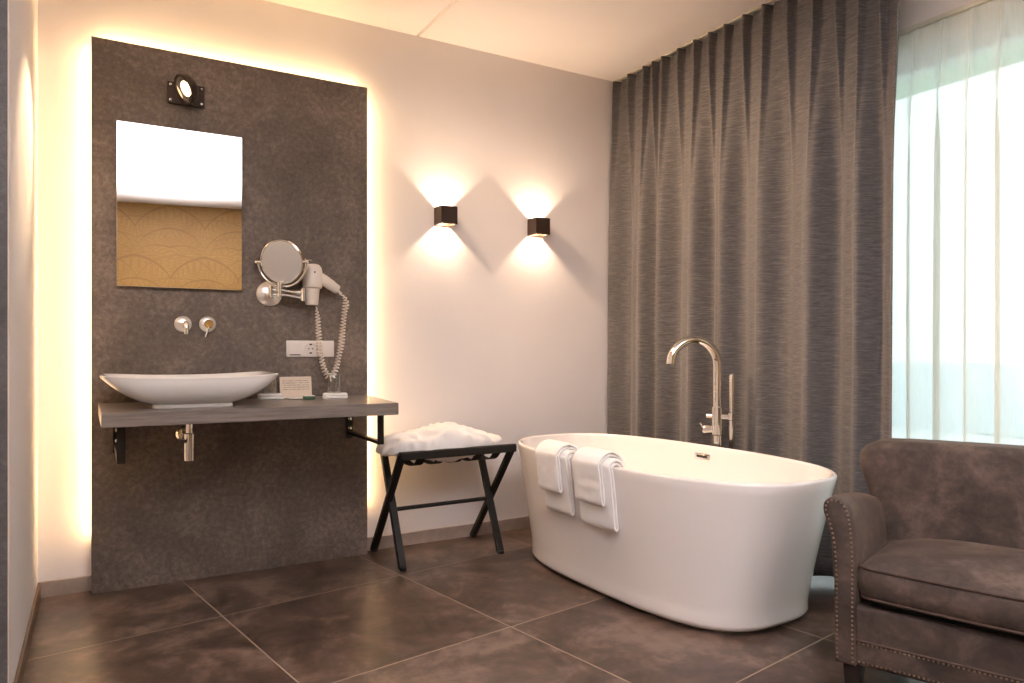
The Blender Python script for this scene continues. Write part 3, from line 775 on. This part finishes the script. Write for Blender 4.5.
# ------------------------------------------------------------------ curtain
CX = 2.985
cu = thing('curtain', 'heavy grey slub curtain with pinch pleats hanging from the ceiling behind the bathtub', 'curtain', (CX, -1.0, 0))
knots = [-.03, -.33, -.50, -.77, -1.0, -1.26, -1.56, -1.80, -1.985]
def phase(u):
    """u in 0..1 along the rail -> (y, phase)"""
    s = u*(len(knots)-1); i = min(len(knots)-2, int(s)); f = s-i
    return knots[i]+(knots[i+1]-knots[i])*f, s
def curtain():
    bm = bmesh.new(); NU = 620; ZT_, ZB = 2.868, .03; zs = []
    for k in range(13): zs.append(ZT_-.012*k)
    for k in range(1, 44): zs.append(zs[12]-(zs[12]-ZB)*k/43)
    rows = []
    for z in zs:
        v = (ZT_-z)/(ZT_-ZB); row = []
        dtop = ZT_-z
        for i in range(NU+1):
            u = i/NU; y, s = phase(u)
            n1 = noise.noise(Vector((s*.83, 1.7, v*.7))); 
            th = 2*PI*(s+.07*n1+.03*v); big = math.cos(th-.75*math.cos(th)+.3)
            big = big+.10*math.cos(4*PI*s+.9+2.3*n1)
            amp = .050*(1+.35*noise.noise(Vector((s*.9, 0, .3))))
            # pinch pleats: two per fold
            q = (2*s) % 1.0; q = min(q, 1-q)                  # 0 at the pinch
            pin = math.exp(-(q/.085)**2); fan = math.cos(3*PI*q/.5)*math.exp(-(q/.30)**2)
            head = min(1, dtop/.085)
            top_shape = -(.050*pin*(.5+.5*head)+.022*fan*(1-head)) + .018
            low = -amp*big
            b = max(0, min(1, (dtop-.06)/1.0)); b = b*b*(3-2*b)
            x = top_shape*(1-b)+low*b
            yy = y + b*.012*math.sin(2*PI*s+.9)*(1+.4*n1)
            x += -.02*v + .006*noise.noise(Vector((s*4, v*5, 9)))*b
            if u < .012: pass
            row.append(bm.verts.new((CX+x, yy, z)))
        rows.append(row)
    for a, b in zip(rows[:-1], rows[1:]):
        for i in range(NU): bm.faces.new((a[i], a[i+1], b[i+1], b[i]))
    return bm
cd = chld('pleated_drape', curtain(), M['curtain'], cu, angle=180, recalc=True)
md = cd.modifiers.new('cloth', 'SOLIDIFY'); md.thickness = .003; md.offset = 0
crx = thing('curtain_rail', 'slim cream curtain rail on the ceiling above the grey curtain', 'curtain rail', (CX, -1.0, H))
chld('track', box(CX-.010, CX+.010, -2.0, -.02, H-.009, H-.0005, .002), M['rail'], crx)
for k in range(17):
    y = phase(k/16)[0]-.004
    chld('glider', box(CX-.004, CX+.004, y-.006, y+.006, H-.0115, H-.0085, .001), M['rail'], crx)

# sheer voile
SX = 3.125
sh = thing('sheer_curtain', 'white sheer voile curtain glowing with daylight behind the armchair', 'sheer curtain', (SX, -3.5, 0))
def sheer():
    bm = bmesh.new(); NU = 640; ZT_, ZB = 2.505, .02; y0, y1 = -1.72, -5.3; zs = [ZT_-.014*k for k in range(9)]
    zs += [zs[8]-(zs[8]-ZB)*k/30 for k in range(1, 31)]; rows = []
    for z in zs:
        d = ZT_-z; row = []
        for i in range(NU+1):
            u = i/NU; y = y0+(y1-y0)*u; s = u*30
            q = s % 1.0; q = min(q, 1-q); pin = math.exp(-(q/.10)**2)
            n1 = noise.noise(Vector((s*.7, 3.3, d*.4)))
            low = -.040*math.cos(2*PI*(s+.18*n1))*(1+.6*n1)-.012*math.cos(2*PI*s*.5+2)
            b = max(0, min(1, (d-.08)/.5)); b = b*b*(3-2*b)
            x = (-.022*pin*min(1, .4+d/.08)+.006)*(1-b)+low*b
            row.append(bm.verts.new((SX+x, y+b*.012*math.sin(2*PI*s+1), z)))
        rows.append(row)
    for a, b in zip(rows[:-1], rows[1:]):
        for i in range(NU): bm.faces.new((a[i], a[i+1], b[i+1], b[i]))
    return bm
chld('voile', sheer(), M['sheer'], sh, angle=180)
def header():
    bm = bmesh.new(); rows = []; y0, y1 = -1.72, -5.3; NU = 400
    for z in (2.5, 2.42):
        row = []
        for i in range(NU+1):
            u = i/NU; s = u*30; q = s % 1.0; q = min(q, 1-q); pin = math.exp(-(q/.10)**2); d = 2.505-z
            row.append(bm.verts.new((SX+.004-.022*pin*min(1, .4+d/.08)+.006, y0+(y1-y0)*u, z)))
        rows.append(row)
    for i in range(NU): bm.faces.new((rows[0][i], rows[0][i+1], rows[1][i+1], rows[1][i]))
    return bm
chld('heading_tape', header(), M['sheer'], sh, angle=180)
sr = thing('sheer_curtain_rail', 'thin cream rail on the wall above the sheer curtain', 'curtain rail', (SX, -3.5, 2.52))
chld('track', box(SX-.012, SX+.012, -5.4, -1.70, 2.505, 2.527, .003), M['rail'], sr)
for y in (-2.02, -2.9, -3.8, -4.7):
    chld('wall_bracket', box(SX+.0, XR-.0005, y-.012, y+.012, 2.5272, 2.533, .001), M['rail'], sr)

# ------------------------------------------------------------------ armchair
AW, AD = 1.0, .70
ax = R(-70.55); X_ = Vector((math.cos(ax), math.sin(ax))); Y_ = Vector((-math.sin(ax), math.cos(ax)))
c0 = Vector((1.996, -2.374)); org = c0 + X_*AW/2 + Y_*AD/2
ch = thing('armchair', 'brown velvet armchair with brass nailhead trim standing in front of the sheer curtain', 'armchair', (org.x, org.y, 0), ax)
FYc = -AD/2; hw = AW/2
LZ = .128
for sx in (-1, 1):
    for yy, nm in ((FYc+.045, 'leg'), (AD/2-.06, 'leg')):
        bm = bmesh.new(); x = sx*(hw-.045)
        add_loft(bm, [[Vector((x+a*w, yy+b*w, z)) for a, b in ((-1, -1), (1, -1), (1, 1), (-1, 1))] for z, w in ((.0003, .019), (.06, .022), (LZ+.012, .0265))])
        obj('leg', bm, M['dark_leg'], ch)
# front rail with soft edges; seat base box
def softbox(x0, x1, y0, y1, z0, z1, r, seg=4):
    return box(x0, x1, y0, y1, z0, z1, r, seg)
obj('seat_base', softbox(-hw+.05, hw-.05, FYc+.012, AD/2-.12, LZ, .312, .014), M['velvet'], ch)
obj('seat_platform', box(-hw+.09, hw-.09, FYc+.03, AD/2-.12, .31, .335, .01), M['stitch'], ch)
# arms: scroll profile swept to the back
def arm(sx):
    prof = catmull([(.000, LZ), (-.002, .30), (-.004, .42), (-.010, .50), (-.022, .555), (-.034, .59), (-.033, .618), (-.016, .636), (.006, .637), (.028, .626), (.043, .602), (.053, .556), (.058, .49), (.060, .40), (.060, .25), (.060, LZ)], 5)
    P = resample([(p.x, p.y) for p in [Vector((q.x, q.y)) for q in [Vector((a.x, a.y, 0)) for a in prof]]], 96)
    # loop must be ccw in x,z
    area = sum(P[i-1].x*P[i].y-P[i].x*P[i-1].y for i in range(len(P)))
    if area < 0: P.reverse()
    rings = []
    L = [(.007, 0), (.002, .002), (0, .006)] + [(0, .006+(.50-.006)*k/16) for k in range(1, 17)]
    for ins, t in L:
        Q = inset_loop(P, ins); fr = t/.50; ring = []
        for q in Q:
            x, z = q.x, q.y
            if z > .3: z = z-(.070*fr**1.5)*(z-.3)/.35
            sw = .05*max(0, fr-.45)**1.5*max(0, (z-.3)/.3)            # swells in to meet the back
            x = x+sw*(1 if q.x > .02 else .1)-.035*fr*max(0, (z-.2)/.4)
            ring.append(Vector((sx*(-hw+x), FYc+t, z)))
        rings.append(ring)
    bm = bmesh.new(); add_loft(bm, rings); return bm, P
for sx in (1, -1):
    bm, P = arm(sx); am = obj('arm', bm, M['velvet'], ch, angle=45)
    # nail line follows the front edge of the scroll, inset
    Q = inset_loop(resample(P, 400), .0085); nb = bmesh.new(); acc = 0; last = None; cnt = 0
    for q in Q:
        if q.y < LZ+.012: last = None; continue
        if last is None or (q-last).length >= .0125:
            last = q; add_lathe(nb, [(.0038, 0), (.0032, .0018), (.0014, .0028)], aim((sx*(-hw+q.x), FYc-.0002, q.y), (0, -1, 0)), 8)
    obj('nailhead_trim', nb, M['nail'], am)
n_ = int((AW-.13)/.0125)
for z in (LZ+.014, .200):
    nb = bmesh.new()
    for k in range(n_+1):
        add_lathe(nb, [(.0038, 0), (.0032, .0018), (.0014, .0028)], aim((-hw+.068+(AW-.136)*k/n_, FYc+.0118, z), (0, -1, 0)), 8)
    obj('nailhead_trim', nb, M['nail'], ch)
obj('piping', tube([(-hw+.062, FYc+.0125, .206), (hw-.062, FYc+.0125, .206)], .004, 8), M['piping'], ch)
# back: outline in x,z, domed front, slight recline
def back():
    half = [(0, .20), (.30, .20), (.40, .20), (.44, .23), (.475, .40), (.50, .50), (.522, .575), (.545, .635), (.562, .690), (.555, .735), (.520, .763), (.455, .773), (.25, .776), (.10, .777)]
    full = half + [(0, .777)] + [(-x, z) for x, z in reversed(half[1:])]
    cl = catmull(full+[full[0]], 6)[:-1] if False else [Vector((p[0], p[1])) for p in full]
    # smooth the loop (chaikin)
    for _ in range(3):
        out = []
        for i in range(len(cl)):
            a, b = cl[i], cl[(i+1) % len(cl)]; out += [a.lerp(b, .25), a.lerp(b, .75)]
        cl = out
    P = resample(cl, 160)
    area = sum(P[i-1].x*P[i].y-P[i].x*P[i-1].y for i in range(len(P)))
    if area < 0: P.reverse()
    cen = Vector((0, .5)); y0, y1 = .075, .24
    rings = []
    def ring(pts, y):
        return [Vector((p.x, y+.10*(p.y-.35), p.y)) for p in pts]
    inner = inset_loop(P, .034)
    for s in (.02, .25, .5, .75, .9, 1): rings.append(ring([cen+(q-cen)*s for q in inner], y0-.012*(1-s**3)))
    for k in range(1, 8):
        an = PI/2*k/7; rings.append(ring(inset_loop(P, .034*(1-math.sin(an))), y0+.045*(1-math.cos(an))))
    for k in range(0, 6):
        an = PI/2*k/5; rings.append(ring(inset_loop(P, .02*(1-math.cos(an))), y1-.03+.03*math.sin(an)))
    inner = inset_loop(P, .02)
    rings.append(ring([cen+(q-cen)*.02 for q in inner], y1))
    bm = bmesh.new(); add_loft(bm, rings); return bm
obj('backrest', back(), M['velvet'], ch, angle=60)
# seat cushion, domed with piping and a bowed front
def cush_loop():
    x0, x1 = -hw+.064, hw-.064; y0, y1 = FYc+.004, .09; r = .045
    pts = []
    def arcp(cx_, cy_, a0, a1): return [(cx_+r*math.cos(R(a0+(a1-a0)*k/8)), cy_+r*math.sin(R(a0+(a1-a0)*k/8))) for k in range(9)]
    pts += arcp(x0+r, y0+r, 180, 270)
    for k in range(1, 20): pts.append((x0+r+(x1-x0-2*r)*k/20, y0-.022*math.sin(PI*k/20)))
    pts += arcp(x1-r, y0+r, 270, 360); pts += arcp(x1-r, y1-r, 0, 90); pts += arcp(x0+r, y1-r, 90, 180)
    return resample(pts, 180)
def cushion():
    P = cush_loop(); zb, zt = .335, .432; rings = []
    cen = Vector((0, -.10))
    def zz(p, base, dome, s):
        n = 1-max(abs((p.x)/.42)**3, 0); return base+dome*(1-s**2.2)
    L = []
    for s in (.03, .5, .9): rings.append([Vector((q.x, q.y, zb+.0)) for q in [cen+(p-cen)*s for p in P]])
    side = [(.012, .0), (.003, .008), (-.004, .025), (-.008, .045), (-.007, .07), (-.003, .088), (.0, .097)]
    for ins, dz in side: rings.append([Vector((q.x, q.y, zb+dz)) for q in inset_loop(P, ins)])
    for s in (.985, .95, .88, .78, .62, .45, .28, .12, .02):
        ring = []
        for p in P:
            q = cen+(p-cen)*s
            d = .062*(1-s**2.6)+.004*noise.noise(Vector((q.x*7, q.y*7, 1)))*(1-s)
            ring.append(Vector((q.x, q.y, zt+d)))
        rings.append(ring)
    bm = bmesh.new(); add_loft(bm, rings); return bm, P
bm, P = cushion(); cs = obj('seat_cushion', bm, M['velvet'], ch, angle=75)
pp = bmesh.new(); lp = inset_loop(P, -.001); L3 = [Vector((q.x, q.y, .433)) for q in lp]; L3.append(L3[0]); add_tube(pp, L3, .0048, 8, False)
obj('piping', pp, M['piping'], cs)
pp = bmesh.new(); lp = inset_loop(P, .003); L3 = [Vector((q.x, q.y, .342)) for q in lp]; L3.append(L3[0]); add_tube(pp, L3, .0045, 8, False)
obj('piping', pp, M['piping'], cs)

# ------------------------------------------------------------------ light
def lamp(name, kind, loc, energy, color, **kw):
    l = bpy.data.lights.new(name, kind); l.energy = energy; l.color = color
    for k, v in kw.items(): setattr(l, k, v)
    o = bpy.data.objects.new(name, l); COL.objects.link(o); o.location = loc; return o
# spotlight beam
s = lamp('spotlight_beam', 'SPOT', tuple(sc0+sd*.034), 20, (1, .72, .42), spot_size=R(48), spot_blend=.7, shadow_soft_size=.02)
s.rotation_euler = Vector((-.59, -.40, -.42)).normalized().to_track_quat('-Z', 'Y').to_euler()
# unseen fill spot added behind the camera, bounced off the ceiling
u_ = lamp('ceiling_bounce_fill', 'SPOT', (.5, -4.0, .9), 600, (1.0, .96, .99), spot_size=R(96), spot_blend=.7, shadow_soft_size=.12)
u_.rotation_euler = (R(180), 0, 0)
# warm fill spot without a fitting, added above the frame to light the curtain
c_ = lamp('curtain_fill', 'SPOT', (1.05, -.4, 2.85), 165, (1, .69, .45), spot_size=R(84), spot_blend=1.0, shadow_soft_size=.22)
c_.rotation_euler = (Vector((2.95, -.95, 1.5))-Vector((1.05, -.4, 2.85))).to_track_quat('-Z', 'Y').to_euler()
# sky through the window
p_ = lamp('window_portal', 'AREA', (XR+.2, (WY0+WY1)/2, 1.25), 1, (1, 1, 1), shape='RECTANGLE', size=2.4, size_y=4.5)
p_.rotation_euler = (0, R(90), 0); p_.data.cycles.is_portal = True

wd = bpy.data.worlds.new('sky'); sc.world = wd; wd.use_nodes = True
nt = wd.node_tree; nt.nodes.clear()
bg = nt.nodes.new('ShaderNodeBackground'); wo = nt.nodes.new('ShaderNodeOutputWorld')
bg.inputs[0].default_value = (.90, .96, 1.0, 1); bg.inputs[1].default_value = .8
nt.links.new(bg.outputs[0], wo.inputs[0])

# ------------------------------------------------------------------ camera
cam = bpy.data.cameras.new('camera'); co = bpy.data.objects.new('camera', cam); COL.objects.link(co)
co.location = (0, -3.82, 1.1); co.rotation_euler = (R(90), 0, R(-30))
cam.sensor_width = 36; cam.lens = 722/1024*36; cam.shift_y = 8/1024; cam.clip_start = .05
sc.camera = co
vs = sc.view_settings; vs.view_transform = 'Standard'; vs.look = 'None'; vs.gamma = 1; vs.use_curve_mapping = False; vs.exposure = 1.48
sc.cycles.use_denoising = True
try: sc.cycles.denoiser = 'OPENIMAGEDENOISE'
except Exception: pass
sc.cycles.max_bounces = 10; sc.cycles.diffuse_bounces = 6; sc.cycles.transparent_max_bounces = 16; sc.cycles.caustics_reflective = False; sc.cycles.caustics_refractive = False
sc.cycles.sample_clamp_indirect = 6
